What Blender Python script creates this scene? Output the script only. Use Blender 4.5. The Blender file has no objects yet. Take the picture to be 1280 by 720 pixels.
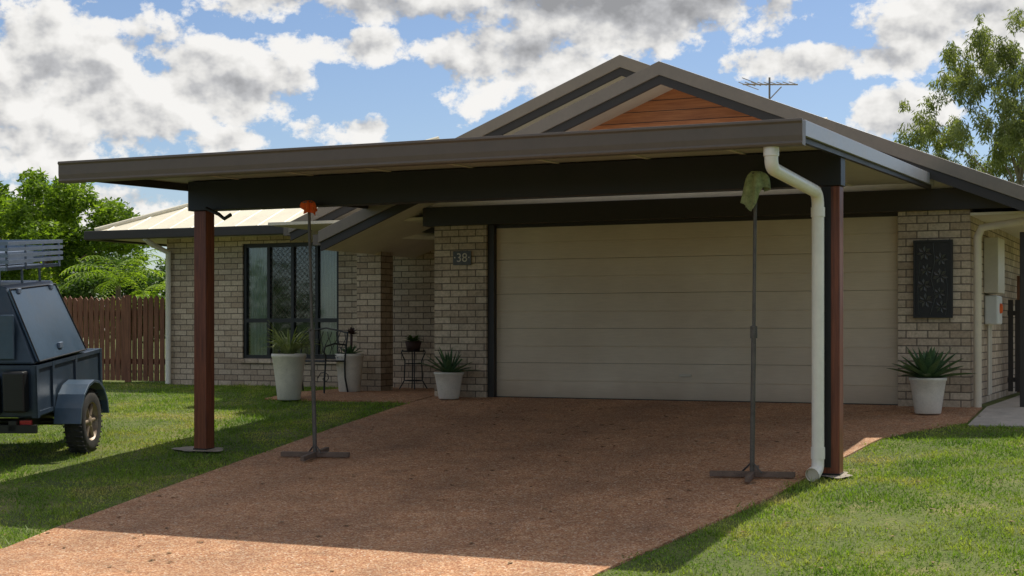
import bpy, math, random
import numpy as np
from mathutils import Vector, Matrix
random.seed(7); rng=np.random.default_rng(7)
SC=bpy.context.scene
R=math.radians

# ---------------------------------------------------------------- helpers
class MB:
    def __init__(s): s.v=[]; s.f=[]; s.m=[]; s.sm=[]
    def add(s,vs,fs,mi=0,smooth=False):
        o=len(s.v); s.v+= [tuple(p) for p in vs]
        for f in fs:
            s.f.append(tuple(i+o for i in f)); s.m.append(mi); s.sm.append(smooth)
    def box(s,x0,x1,y0,y1,z0,z1,mi=0):
        s.hexa([(x0,y0,z0),(x1,y0,z0),(x1,y1,z0),(x0,y1,z0),(x0,y0,z1),(x1,y0,z1),(x1,y1,z1),(x0,y1,z1)],mi)
    def hexa(s,v,mi=0):
        s.add(v,[(0,3,2,1),(4,5,6,7),(0,1,5,4),(1,2,6,5),(2,3,7,6),(3,0,4,7)],mi)
    def prism_y(s,poly,y0,y1,mi=0):
        n=len(poly); vs=[(x,y0,z) for x,z in poly]+[(x,y1,z) for x,z in poly]
        fs=[tuple(range(n)),tuple(range(2*n-1,n-1,-1))]
        for i in range(n):
            j=(i+1)%n; fs.append((i,i+n,j+n,j))
        s.add(vs,fs,mi)
    def prism_x(s,poly,x0,x1,mi=0):
        n=len(poly); vs=[(x0,y,z) for y,z in poly]+[(x1,y,z) for y,z in poly]
        fs=[tuple(range(n-1,-1,-1)),tuple(range(n,2*n))]
        for i in range(n):
            j=(i+1)%n; fs.append((i,j,j+n,i+n))
        s.add(vs,fs,mi)
    def tube(s,pts,r,mi=0,n=12,cap=True):
        pts=[Vector(p) for p in pts]
        rr=r if isinstance(r,(list,tuple)) else [r]*len(pts)
        vs=[];fs=[]
        up=None
        for i,p in enumerate(pts):
            if i==0: d=pts[1]-p
            elif i==len(pts)-1: d=p-pts[i-1]
            else: d=(pts[i+1]-p).normalized()+(p-pts[i-1]).normalized()
            d.normalize()
            if up is None:
                a=d.orthogonal().normalized()
            else:
                a=(up-d*up.dot(d)).normalized()
            up=a; b=d.cross(a)
            for k in range(n):
                t=2*math.pi*k/n
                vs.append(p+(a*math.cos(t)+b*math.sin(t))*rr[i])
        for i in range(len(pts)-1):
            for k in range(n):
                k2=(k+1)%n
                fs.append((i*n+k,i*n+k2,(i+1)*n+k2,(i+1)*n+k))
        s.add(vs,fs,mi,True)
        if cap:
            s.add(vs[:n],[tuple(range(n-1,-1,-1))],mi); s.add(vs[-n:],[tuple(range(n))],mi)
    def lathe(s,prof,c=(0,0,0),axis='z',mi=0,n=28):
        vs=[];fs=[]
        for r,h in prof:
            for k in range(n):
                t=2*math.pi*k/n; a=r*math.cos(t); b=r*math.sin(t)
                vs.append((c[0]+a,c[1]+b,c[2]+h) if axis=='z' else (c[0]+h,c[1]+a,c[2]+b))
        for i in range(len(prof)-1):
            for k in range(n):
                k2=(k+1)%n
                fs.append((i*n+k,i*n+k2,(i+1)*n+k2,(i+1)*n+k))
        s.add(vs,fs,mi,True)
    def leaf(s,b,az,L,W,el0,droop,mi=0,seg=6,fold=.25):
        b=Vector(b); d=Vector((math.cos(az),math.sin(az),0)); sd=Vector((-math.sin(az),math.cos(az),0))
        p=b.copy(); vs=[];fs=[]
        for i in range(seg+1):
            t=i/seg; w=W*(math.sin(math.pi*min(1,(t*.8+.2)))**.8 if t<1 else 0.02)
            el=el0-droop*t
            nrm=d*(-math.sin(el))+Vector((0,0,1))*math.cos(el)
            vs+= [p-sd*w*.5+nrm*w*fold,p,p+sd*w*.5+nrm*w*fold]
            p=p+(d*math.cos(el)+Vector((0,0,1))*math.sin(el))*(L/seg)
        for i in range(seg):
            a=i*3; fs+=[(a,a+1,a+4,a+3),(a+1,a+2,a+5,a+4)]
        s.add(vs,fs,mi,True)
    def obj(s,name,mats,parent=None,bevel=0):
        me=bpy.data.meshes.new(name); me.from_pydata(s.v,[],s.f)
        for m in (mats if isinstance(mats,list) else [mats]): me.materials.append(m)
        me.polygons.foreach_set('material_index',s.m)
        me.polygons.foreach_set('use_smooth',s.sm); me.update()
        o=bpy.data.objects.new(name,me); SC.collection.objects.link(o)
        if parent: o.parent=parent
        if bevel:
            b=o.modifiers.new('bev','BEVEL'); b.width=bevel; b.segments=2; b.limit_method='ANGLE'; b.angle_limit=R(40)
        return o
def empty(name,loc=(0,0,0),rot=(0,0,0)):
    e=bpy.data.objects.new(name,None); e.location=loc; e.rotation_euler=rot; e.empty_display_size=.3
    SC.collection.objects.link(e); return e
def B(name,x0,x1,y0,y1,z0,z1,mat,parent=None,bevel=0):
    m=MB(); m.box(x0,x1,y0,y1,z0,z1); return m.obj(name,mat,parent,bevel)

# ---------------------------------------------------------------- materials
class N:
    def __init__(s,mat):
        s.t=mat.node_tree; s.n=s.t.nodes; s.l=s.t.links
    def new(s,t,**k):
        n=s.n.new(t)
        for a,b in k.items(): setattr(n,a,b)
        return n
    def link(s,a,b): s.l.new(a,b)
    def math(s,op,a,b=None,c=None,clamp=False):
        n=s.n.new('ShaderNodeMath'); n.operation=op; n.use_clamp=clamp
        for i,x in enumerate((a,b,c)):
            if x is None: continue
            if isinstance(x,(int,float)): n.inputs[i].default_value=x
            else: s.l.new(x,n.inputs[i])
        return n.outputs[0]
    def mix(s,f,a,b,bt='MIX'):
        n=s.n.new('ShaderNodeMix'); n.data_type='RGBA'; n.blend_type=bt
        for i,x in ((0,f),(6,a),(7,b)):
            if isinstance(x,(int,float)): n.inputs[i].default_value=x
            elif isinstance(x,tuple): n.inputs[i].default_value=(*x[:3],1)
            else: s.l.new(x,n.inputs[i])
        return n.outputs[2]
    def noise(s,vec,scale,detail=4,rough=.55,out=0,dim='3D'):
        n=s.n.new('ShaderNodeTexNoise'); n.noise_dimensions=dim; n.inputs['Scale'].default_value=scale
        n.inputs['Detail'].default_value=detail; n.inputs['Roughness'].default_value=rough
        if vec is not None: s.l.new(vec,n.inputs['Vector'])
        return n.outputs[out]
    def ramp(s,f,stops,interp='LINEAR'):
        n=s.n.new('ShaderNodeValToRGB'); cr=n.color_ramp; cr.interpolation=interp
        while len(cr.elements)<len(stops): cr.elements.new(.5)
        for e,(p,c) in zip(cr.elements,stops):
            e.position=p; e.color=(*c,1) if isinstance(c,tuple) else (c,c,c,1)
        s.l.new(f,n.inputs[0]); return n.outputs[0]
def newmat(name):
    m=bpy.data.materials.new(name); m.use_nodes=True
    k=N(m); k.p=k.n['Principled BSDF']; k.out=k.n['Material Output']
    k.pos=k.new('ShaderNodeNewGeometry').outputs['Position']
    k.obj=k.new('ShaderNodeTexCoord').outputs['Object']
    return m,k
def bump(k,h,st=.3,d=.01):
    b=k.new('ShaderNodeBump'); b.inputs['Strength'].default_value=st; b.inputs['Distance'].default_value=d
    k.link(h,b.inputs['Height']); k.link(b.outputs[0],k.p.inputs['Normal'])
def simple(name,col,rough=.5,metal=0,var=.12,scale=6,bst=.05,dirt=0.0,spec=.5):
    m,k=newmat(name)
    n1=k.noise(k.obj,scale,3,.6)
    n2=k.noise(k.obj,scale*7,1,.6)
    f=k.math('ADD',k.math('MULTIPLY',n1,.7),k.math('MULTIPLY',n2,.3))
    lo=tuple(c*(1-var*1.6) for c in col); hi=tuple(min(1,c*(1+var*1.2)) for c in col)
    c=k.ramp(f,[(.3,lo),(.7,hi)])
    if dirt:
        d=k.ramp(k.noise(k.obj,scale*.5,5,.7),[(.5,0.0),(.75,dirt)])
        c=k.mix(d,c,(.12,.09,.06))
    k.link(c,k.p.inputs['Base Color'])
    k.p.inputs['Roughness'].default_value=rough; k.p.inputs['Metallic'].default_value=metal
    k.p.inputs['Specular IOR Level'].default_value=spec
    r=k.math('ADD',k.math('MULTIPLY',n1,.2),rough-.1,clamp=True); k.link(r,k.p.inputs['Roughness'])
    if bst>.06: bump(k,n2,bst,.01)
    return m
def brickmat():
    m,k=newmat('cream_brick')
    s=k.new('ShaderNodeSeparateXYZ'); k.link(k.pos,s.inputs[0])
    c=k.new('ShaderNodeCombineXYZ'); k.link(k.math('ADD',s.outputs[0],s.outputs[1]),c.inputs[0]); k.link(s.outputs[2],c.inputs[1])
    b=k.new('ShaderNodeTexBrick'); k.link(c.outputs[0],b.inputs['Vector'])
    b.inputs['Scale'].default_value=1; b.inputs['Brick Width'].default_value=.24; b.inputs['Row Height'].default_value=.086
    b.inputs['Mortar Size'].default_value=.0075; b.inputs['Mortar Smooth'].default_value=.3; b.inputs['Bias'].default_value=0
    b.inputs['Color1'].default_value=(.44,.33,.23,1); b.inputs['Color2'].default_value=(.66,.535,.395,1)
    b.inputs['Mortar'].default_value=(.18,.14,.105,1)
    n=k.noise(k.pos,30,3,.7); n0=k.noise(k.pos,1.2,3,.6)
    col=k.mix(1,b.outputs[0],k.ramp(n,[(.3,.72),(.7,1.14)]),'MULTIPLY')
    col=k.mix(1,col,k.ramp(n0,[(.3,.82),(.7,1.08)]),'MULTIPLY')
    k.link(col,k.p.inputs['Base Color']); k.p.inputs['Roughness'].default_value=.9
    h=k.math('ADD',k.math('MULTIPLY',b.outputs[1],-1),k.math('MULTIPLY',n,.25)); bump(k,h,.7,.008)
    return m
def woodmat(name,c1,c2,rough=.5,axis='z',board=None):
    m,k=newmat(name)
    mp=k.new('ShaderNodeMapping'); k.link(k.obj,mp.inputs[0])
    mp.inputs['Scale'].default_value={'z':(14,14,.9),'x':(.9,14,14)}[axis]
    n=k.noise(mp.outputs[0],3,5,.65); c=k.ramp(n,[(.3,c1),(.7,c2)])
    if board:
        s=k.new('ShaderNodeSeparateXYZ'); k.link(k.obj,s.inputs[0])
        q=k.math('MULTIPLY',s.outputs[2],1/board)
        fr=k.math('FRACT',q); fl=k.math('FLOOR',q)
        w=k.new('ShaderNodeTexWhiteNoise'); w.noise_dimensions='1D'; k.link(fl,w.inputs['W'])
        c=k.mix(1,c,k.ramp(w.outputs[0],[(0,.7),(1,1.25)]),'MULTIPLY')
        g=k.math('GREATER_THAN',fr,.07)
        c=k.mix(g,(.02,.008,.004),c)
    k.link(c,k.p.inputs['Base Color']); k.p.inputs['Roughness'].default_value=rough
    bump(k,n,.25,.005)
    return m
def leafmat(name,c1,c2,c3=None,trans=.35,scale=1.2,spec=.3):
    m,k=newmat(name)
    n=k.noise(k.pos,scale,1,.6); n2=k.noise(k.pos,scale*22,0,.5)
    f=k.math('ADD',k.math('MULTIPLY',n,.5),k.math('MULTIPLY',n2,.5))
    st=[(.36,c1),(.60,c2)]
    if c3: st.append((.72,c3))
    c=k.ramp(f,st)
    k.link(c,k.p.inputs['Base Color']); k.p.inputs['Roughness'].default_value=.5
    k.p.inputs['Specular IOR Level'].default_value=spec
    tr=k.new('ShaderNodeBsdfTranslucent'); k.link(k.mix(1,c,(1.25,1.35,.5),'MULTIPLY'),tr.inputs[0])
    mx=k.new('ShaderNodeMixShader'); mx.inputs[0].default_value=trans
    k.link(k.p.outputs[0],mx.inputs[1]); k.link(tr.outputs[0],mx.inputs[2]); k.link(mx.outputs[0],k.out.inputs[0])
    return m
M_brick=brickmat()
M_trim=simple('brown_metal_trim',(.125,.098,.075),.45,0,.06,3)
M_cap=simple('highlit_barge_metal',(.20,.165,.13),.45,0,.06,3)  # brown trim lightened, barge highlights put into the base colour
M_trimd=simple('dark_brown_trim',(.026,.020,.016),.5,0,.1,3)
M_black=simple('black_painted_steel',(.009,.009,.010),.45,0,.15,4)
M_side=simple('sunlit_trim_edge',(.36,.35,.37),.4,.2,.08,4)  # pale grey: sunlight catching the brown side edge, put into the colour
M_soffit=simple('white_soffit',(.68,.61,.50),.7,0,.05,3,.02)
M_ceil=simple('carport_ceiling',(.48,.44,.38),.6,0,.06,2,.02)
M_cream=simple('cream_metal_roof',(.80,.73,.56),.5,.0,.05,2)
M_cedar=woodmat('cedar_cladding',(.30,.09,.025),(.55,.21,.07),.55,'x',.13)
M_merbau=woodmat('merbau_stained_post',(.085,.020,.009),(.24,.066,.026),.42)
M_fence=woodmat('timber_fence',(.11,.040,.020),(.27,.115,.058),.75)
M_pvc=simple('white_pvc_pipe',(.86,.81,.71),.35,0,.05,3,.02,.12)
M_pipec=simple('cream_pipe',(.64,.55,.42),.4,0,.05,5,.02)
M_pot=simple('white_glazed_pot',(.70,.65,.56),.45,0,.12,9,.08,.3)
M_iron=simple('black_wrought_iron',(.015,.015,.015),.5,0,.1,8)
M_soil=simple('potting_soil',(.05,.035,.022),.95,0,.3,20,.4)
M_steel=simple('prop_steel',(.13,.115,.10),.5,.5,.25,12,.1,.4)
M_rust=simple('rusty_base',(.17,.12,.09),.7,.2,.3,12,.2,.5)
M_conc=simple('grey_concrete',(.46,.41,.35),.9,0,.15,6,.3)
M_cdirt=simple('dirty_concrete',(.36,.31,.25),.9,0,.3,9,.4,.6)
M_blue=simple('slate_blue_paint',(.035,.056,.085),.4,.1,.15,3,.03,.35)
M_bluel=simple('slate_blue_lid',(.06,.10,.15),.35,.15,.12,3,.03,.35)
M_tyre=simple('tyre_rubber',(.03,.028,.026),.85,0,.3,14,.3,.3)
M_rim=simple('dusty_alloy',(.32,.25,.18),.5,.4,.2,9,.1,.3)
M_alu=simple('aluminium',(.18,.23,.31),.45,.4,.1,5)
M_greybox=simple('grey_meter_box',(.60,.54,.44),.5,0,.05,5)
M_white=simple('white_plastic',(.7,.7,.68),.4,0,.05,5,.0)
M_red=simple('orange_red_rag',(.80,.13,.02),.8,0,.2,20,.2)
M_green=simple('green_rag',(.36,.42,.22),.9,0,.3,20,.3)
M_curt=simple('curtain',(.56,.57,.52),.9,0,.10,3,.0)
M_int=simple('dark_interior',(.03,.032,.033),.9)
M_bark=simple('tree_bark',(.16,.12,.09),.9,0,.3,6,.5)
M_barkg=simple('gum_bark',(.30,.25,.20),.8,0,.25,4,.3)
M_slate=simple('slate_plaque',(.10,.10,.105),.6,0,.15,14,.1)

def doormat():
    m,k=newmat('beige_garage_door')
    mp=k.new('ShaderNodeMapping'); k.link(k.obj,mp.inputs[0]); mp.inputs['Scale'].default_value=(.5,1,8)
    n=k.noise(mp.outputs[0],9,4,.6)
    n2=k.noise(k.obj,1.1,3,.6)
    c=k.ramp(n2,[(.3,(.61,.485,.345)),(.7,(.71,.59,.435))])
    c=k.mix(1,c,k.ramp(n,[(.3,.93),(.7,1.04)]),'MULTIPLY')
    s=k.new('ShaderNodeSeparateXYZ'); k.link(k.obj,s.inputs[0])
    z=k.math('ADD',s.outputs[2],k.math('MULTIPLY',n2,.25))
    c=k.mix(k.ramp(z,[(.08,.5),(.35,0.0)]),c,(.36,.23,.14))
    k.link(c,k.p.inputs['Base Color']); k.p.inputs['Roughness'].default_value=.5
    bump(k,n,.25,.004); return m
M_door=doormat()
def glassmat():
    m,k=newmat('window_glass')
    g=k.new('ShaderNodeBsdfGlossy'); g.inputs['Roughness'].default_value=.03; g.inputs['Color'].default_value=(.9,.95,1,1)
    t=k.new('ShaderNodeBsdfTransparent'); t.inputs[0].default_value=(.80,.84,.82,1)
    f=k.new('ShaderNodeFresnel'); f.inputs[0].default_value=1.55
    mx=k.new('ShaderNodeMixShader'); k.link(f.outputs[0],mx.inputs[0])
    k.link(t.outputs[0],mx.inputs[1]); k.link(g.outputs[0],mx.inputs[2]); k.link(mx.outputs[0],k.out.inputs[0])
    return m
M_glass=glassmat()
def drivemat():
    m,k=newmat('exposed_aggregate')
    v=k.new('ShaderNodeTexVoronoi'); v.inputs['Scale'].default_value=85; k.link(k.pos,v.inputs['Vector'])
    ws=k.new('ShaderNodeSeparateColor'); k.link(v.outputs['Color'],ws.inputs[0])
    c=k.ramp(ws.outputs[0],[(0,(.27,.10,.042)),(.35,(.40,.185,.085)),(.7,(.50,.27,.13)),(.93,(.60,.39,.23)),(1,(.66,.53,.40))])
    n=k.noise(k.pos,.8,5,.68); n3=k.noise(k.pos,8,4,.7)
    c=k.mix(1,c,k.ramp(n,[(.32,.72),(.5,.98),(.68,1.16)]),'MULTIPLY')
    c=k.mix(1,c,k.ramp(n3,[(.3,.80),(.7,1.15)]),'MULTIPLY')
    st=k.ramp(k.noise(k.pos,2.1,7,.75),[(.56,0.0),(.72,.45)])
    c=k.mix(st,c,(.15,.075,.04))
    s=k.new('ShaderNodeSeparateXYZ'); k.link(k.pos,s.inputs[0])
    xw=k.math('ADD',s.outputs[0],k.math('MULTIPLY',n,.5))
    tr=None
    for xc in (1.0,2.5,3.6,4.7):
        q=k.math('ABSOLUTE',k.math('SUBTRACT',xw,xc)); q=k.math('SUBTRACT',1,k.math('MULTIPLY',q,3.2),clamp=True)
        tr=q if tr is None else k.math('MAXIMUM',tr,q)
    tr=k.math('MULTIPLY',k.math('MULTIPLY',tr,n3),.42)
    c=k.mix(tr,c,(.14,.08,.05))
    k.link(c,k.p.inputs['Base Color']); k.p.inputs['Roughness'].default_value=.85
    bump(k,k.math('ADD',v.outputs['Distance'],k.math('MULTIPLY',n3,.6)),.5,.006); return m
M_drive=drivemat()
def lawnmat():
    m,k=newmat('lawn_soil')
    n=k.noise(k.pos,1.1,4,.65); n2=k.noise(k.pos,45,2,.7)
    c=k.ramp(n,[(.3,(.075,.105,.02)),(.55,(.13,.16,.03)),(.66,(.24,.215,.075)),(.8,(.32,.24,.12))])
    c=k.mix(1,c,k.ramp(n2,[(.3,.5),(.7,1.35)]),'MULTIPLY')
    k.link(c,k.p.inputs['Base Color']); k.p.inputs['Roughness'].default_value=.95
    bump(k,n2,.8,.03); return m
M_lawn=lawnmat()
M_asph=simple('asphalt',(.05,.05,.05),.9,0,.2,20,.3)
def grassmat():
    m,k=newmat('grass_blades')
    n=k.noise(k.pos,1.0,4,.68); n2=k.noise(k.pos,60,0,.5)
    c=k.ramp(n,[(.34,(.10,.19,.018)),(.50,(.20,.30,.032)),(.58,(.33,.38,.065)),(.67,(.50,.42,.17))])
    c=k.mix(1,c,k.ramp(n2,[(.3,.55),(.7,1.45)]),'MULTIPLY')
    k.link(c,k.p.inputs['Base Color']); k.p.inputs['Roughness'].default_value=.6
    tr=k.new('ShaderNodeBsdfTranslucent'); k.link(k.mix(1,c,(1.1,1.2,.6),'MULTIPLY'),tr.inputs[0])
    mx=k.new('ShaderNodeMixShader'); mx.inputs[0].default_value=.4
    k.link(k.p.outputs[0],mx.inputs[1]); k.link(tr.outputs[0],mx.inputs[2]); k.link(mx.outputs[0],k.out.inputs[0])
    return m
M_grass=grassmat()
M_leafb=leafmat('mango_leaves',(.07,.13,.015),(.24,.35,.04),(.40,.47,.09),.5,.8)
M_leafd=leafmat('shrub_leaves',(.035,.075,.015),(.10,.17,.035),(.2,.25,.07),.4,.8)
M_gum=leafmat('gum_leaves',(.13,.16,.06),(.27,.30,.12),(.40,.40,.19),.45,1.0)
M_agave=leafmat('agave_leaves',(.05,.10,.05),(.12,.20,.09),None,.15,5)
M_spiky=leafmat('spider_plant_leaves',(.10,.15,.04),(.35,.38,.18),(.55,.52,.33),.3,9)

# ---------------------------------------------------------------- ground
def zf(y):
    if y>=0: return 0.0
    if y>-9: return -.082*-y
    if y>-13: return -.738-.05*(1-((13+y)/4)**2)
    return -.788
YB=sorted(set([-1500,-300,-60,-30,-20,-13,0,1,2,6,12,40,200,1500]+[round(-13+.25*i,3) for i in range(53)]))
def zi(y): # piecewise-linear on breakpoints
    return float(np.interp(y,YB,[zf(b) for b in YB]))
def sheet(name,fl,fr,y0,y1,off,mat,th=0):
    ys=[y0]+[b for b in YB if y0<b<y1]+[y1]
    m=MB(); vs=[];fs=[]
    for y in ys:
        vs+= [(fl(y),y,zi(y)+off),(fr(y),y,zi(y)+off)]
    for i in range(len(ys)-1): fs.append((2*i,2*i+1,2*i+3,2*i+2))
    m.add(vs,fs)
    if th:
        n=len(vs); ed=[2*i for i in range(len(ys))]; ed2=[2*i+1 for i in range(len(ys))]
        for e in (ed,ed2):
            a=[vs[i] for i in e]; b=[(p[0],p[1],p[2]-th) for p in a]
            k=len(a); m.add(a+b,[(i,i+1,k+i+1,k+i) for i in range(k-1)])
        for e in (0,n-2):
            a=[vs[e],vs[e+1]]; m.add(a+[(p[0],p[1],p[2]-th) for p in a],[(0,1,3,2)])
    return m.obj(name,mat)
sheet('ground',lambda y:-1500,lambda y:1500,-1500,1500,0,M_lawn)
LY=[-13.3,-9.07,-8.25,-6.1,-3,-.9,-.1]; LX=[.6,.29,.12,-.2,-.62,-.84,-.86]
RY=[-13.3,-10,-8.4,-5.8,-3.8,-2.54,-1.96,-1.5,-1.3,-.1]; RX=[4.6,4.6,4.73,5.1,5.24,5.34,5.55,5.85,5.98,5.98]
xl=lambda y:float(np.interp(y,LY,LX)); xr=lambda y:float(np.interp(y,RY,RX))
sheet('driveway',xl,xr,-13.3,-.05,.016,M_drive,.05)
sheet('porch_slab',lambda y:-3.05,lambda y:-.87,-.7,2,.022,M_drive,.05)
sheet('footpath',lambda y:6.02,lambda y:7.3,-1.45,6,.014,M_conc,.05)
sheet('road',lambda y:-300,lambda y:300,-21.5,-13.9,.01,M_asph)
m=MB()
m.box(-300,.5,-13.9,-13.45,-.85,-.66); m.box(4.7,300,-13.9,-13.45,-.85,-.66); m.box(.5,4.7,-13.9,-13.31,-.85,-.755)
m.obj('kerb',M_conc,None,.02)

def tris(name,V,k,mat,parent=None):
    n=len(V)//k
    me=bpy.data.meshes.new(name); me.vertices.add(len(V)); me.vertices.foreach_set('co',V.astype(np.float32).ravel())
    me.loops.add(n*k); me.loops.foreach_set('vertex_index',np.arange(n*k,dtype=np.int32))
    me.polygons.add(n); me.polygons.foreach_set('loop_start',np.arange(0,n*k,k,dtype=np.int32))
    me.polygons.foreach_set('loop_total',np.full(n,k,dtype=np.int32))
    me.materials.append(mat); me.update(calc_edges=True); me.validate()
    o=bpy.data.objects.new(name,me); SC.collection.objects.link(o)
    if parent: o.parent=parent
    return o
# grass blades
def grass():
    def region(x0,x1,y0,y1,dens):
        n=int((x1-x0)*(y1-y0)*dens)
        return np.stack([rng.uniform(x0,x1,n),rng.uniform(y0,y1,n)],1)
    P=np.concatenate([region(4.4,8.6,-9.8,-.9,2300),region(-5.5,1.0,-9.6,2,1700),region(-12,-5.5,-7,2.55,600)])
    x,y=P[:,0],P[:,1]
    L=np.interp(y,LY,LX); Rr=np.interp(y,RY,RX)
    wob=.035*np.sin(y*5.1)+.02*np.sin(y*13.7+1)
    jit=rng.normal(0,.03,len(x))+wob
    keep=((x<L+jit)|(x>Rr+jit-.01))
    keep&=~((x>-3.05)&(x<6)&(y>-.7))
    keep&=~((x>6.0)&(x<7.3)&(y>-1.46))
    keep&=~((x>-6.72)&(y>1.95)); keep&=~((x>-1)&(x<5.95)&(y>-.8))
    keep&=((x+1.22)**2/.10+(y+4.62)**2/.04>1)
    for cx,cy,a,b in ((6.1,-6.4,.55,.5),(6.9,-7.6,.4,.35),(5.7,-3.4,.25,.5),(7.2,-4.6,.5,.3),(-3.5,-3.2,.7,.4),(5.6,-8.2,.3,.5)):
        d=((x-cx)/a)**2+((y-cy)/b)**2
        keep&=~((rng.random(len(x))<.75*np.exp(-d)))
    P=P[keep]; x,y=P[:,0],P[:,1]; n=len(x)
    z=np.interp(y,YB,[zf(b) for b in YB])
    az=rng.uniform(0,2*math.pi,n)
    tuft=.75+.5*(np.sin(x*3.1+np.sin(y*2.3)*2)*np.sin(y*3.7+x))
    h=rng.gamma(4,.0060,n)*tuft+.006
    w=rng.uniform(.004,.008,n); ln=rng.uniform(.2,1.4,n)*h; a2=rng.uniform(0,2*math.pi,n)
    V=np.zeros((n,3,3),dtype=np.float32)
    V[:,0,0]=x-np.cos(az)*w; V[:,0,1]=y-np.sin(az)*w; V[:,0,2]=z-.003
    V[:,1,0]=x+np.cos(az)*w; V[:,1,1]=y+np.sin(az)*w; V[:,1,2]=z-.003
    V[:,2,0]=x+np.cos(a2)*ln; V[:,2,1]=y+np.sin(a2)*ln; V[:,2,2]=z+h
    tris('grass',V.reshape(-1,3),3,M_grass)
grass()
n=420; x=rng.uniform(-2,8,n); y=rng.uniform(-9.5,-.5,n); z=np.interp(y,YB,[zf(b) for b in YB])+.022
V=np.zeros((n,4,3)); a=rng.uniform(0,6.28,n); L=rng.uniform(.012,.035,n)
for i,(ca,sa,lz) in enumerate(((1,0,0),(0,.5,.006),(-1,0,.0),(0,-.5,.004))):
    V[:,i,0]=x+L*(np.cos(a)*ca-np.sin(a)*sa); V[:,i,1]=y+L*(np.sin(a)*ca+np.cos(a)*sa); V[:,i,2]=z+lz
tris('fallen_leaves',V.reshape(-1,3),4,simple('dry_leaf',(.20,.12,.05),.8,0,.4,30))

# ---------------------------------------------------------------- HOUSE
H=empty('brick_house')
m=MB()
m.box(-.83,-.09,-.12,.5,-.1,2.2)      # left pier
m.box(5.07,5.86,-.12,.5,-.1,2.2)      # right pier
m.box(5.62,5.86,.5,11,-.1,2.2)        # right side wall
m.box(-.83,-.6,.5,2.0,-.1,2.45)
m.box(-6.7,-5.27,2,2.23,-.1,2.35)     # wing, left of window
m.box(-3.55,-.83,2,2.23,-.1,2.35)
m.box(-5.27,-3.55,2,2.23,-.1,.40)
m.box(-5.27,-3.55,2,2.23,2.19,2.35)
m.box(-6.7,-6.47,2.23,9.5,-.1,2.35)
m.box(-2.53,-2.15,.8,1.15,-.1,2.28)   # porch pillar
m.obj('brick_walls',M_brick,H)
m=MB(); m.hexa([(-5.3,1.95,.36),(-3.52,1.95,.36),(-3.52,2.1,.36),(-5.3,2.1,.36),(-5.3,1.95,.41),(-3.52,1.95,.41),(-3.52,2.1,.45),(-5.3,2.1,.45)])
m.obj('window_sill',M_brick,H)
m=MB(); zz=0.02
for i in range(5):
    m.box(0,5.07,.0,.04,zz,zz+.431)
    m.hexa([(0,0,zz+.20),(5.07,0,zz+.20),(5.07,.02,zz+.20),(0,.02,zz+.20),(0,-.006,zz+.215),(5.07,-.006,zz+.215),(5.07,.02,zz+.23),(0,.02,zz+.23)])
    zz+=.434
m.obj('garage_door',M_door,H,.003)
m=MB(); m.box(-.09,-.0,-.08,.06,-.02,2.2); m.box(5.05,5.068,-.02,.06,0,2.2); m.box(-.0,5.05,-.03,.03,2.16,2.2)
m.box(-.0,5.06,-.03,.03,0.0,.02)
m.obj('garage_door_frame',M_trimd,H)
B('garage_interior',-.05,5.1,.06,.1,0,2.3,M_int,H)
m=MB(); m.box(2.45,2.6,-.03,-.01,.30,.33); m.obj('door_handle',M_greybox,H,.005)
B('garage_header',-.95,6.6,-.22,.5,2.2,2.44,M_trimd,H,.004)
B('fascia_strip',-.97,5.8,-.16,-.11,2.442,2.64,M_soffit,H)
def gable(name,cx,za,sl,xL,xR,y0,y1):
    top=lambda x:za-sl*abs(x-cx)
    poly=[(xL,top(xL)),(cx,za),(xR,top(xR)),(xR,top(xR)-.03),(cx,za-.03),(xL,top(xL)-.03)]
    mm=MB(); mm.prism_y(poly,y0+.02,y1); mm.obj(name+'_roofing',M_cream,H)
    o=.032
    poly=[(xL,top(xL)-o),(cx,za-o),(xR,top(xR)-o),(xR,top(xR)-.22),(cx,za-.22),(xL,top(xL)-.22)]
    mm=MB(); mm.prism_y(poly,y0+.05,y1-.1); mm.obj(name+'_soffit',M_soffit,H)
    poly=[(xL-.02,top(xL)+.022),(cx,za+.03),(xR+.02,top(xR)+.022),(xR+.02,top(xR)-.13),(cx,za-.13),(xL-.02,top(xL)-.13)]
    mm=MB(); mm.prism_y(poly,y0-.03,y0+.018); mm.obj(name+'_barge_cap',M_cap,H,.004)
    poly=[(xL,top(xL)-.12),(cx,za-.125),(xR,top(xR)-.12),(xR,top(xR)-.235),(cx,za-.235),(xL,top(xL)-.235)]
    mm=MB(); mm.prism_y(poly,y0,y0+.04); mm.obj(name+'_barge_board',M_trimd,H)
    mm=MB()
    mm.box(xL-.12,xL-.003,y0+.0,y1,top(xL)-.16,top(xL)-.02); mm.box(xR+.003,xR+.12,y0,y1,top(xR)-.16,top(xR)-.02)
    mm.obj(name+'_gutter',M_trim,H)
gable('front_gable',2.40,3.99,.40,-2.25,6.95,-.6,9)
gable('rear_gable',1.31,4.41,.40,-3.75,6.3,1.0,10.5)
m=MB(); m.prism_y([(-.95,2.44),(5.75,2.44),(2.4,3.785)],-.1,.0); m.obj('cedar_gable_cladding',M_cedar,H)
m=MB(); m.prism_y([(-3.3,2.36),(6.0,2.36),(1.31,4.2)],1.35,1.4); m.obj('rear_gable_infill',M_trimd,H)
m=MB(); m.box(5.87,6.9,-.2,9,2.13,2.16); m.obj('eave_soffit',M_soffit,H)
m=MB(); m.box(-3.4,-.96,-.1,2.0,2.29,2.33); m.obj('porch_ceiling',M_soffit,H)
m=MB(); m.box(-2.6,-.84,.82,1.1,2.2,2.285,0); m.obj('porch_beam',M_trimd,H)
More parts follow.
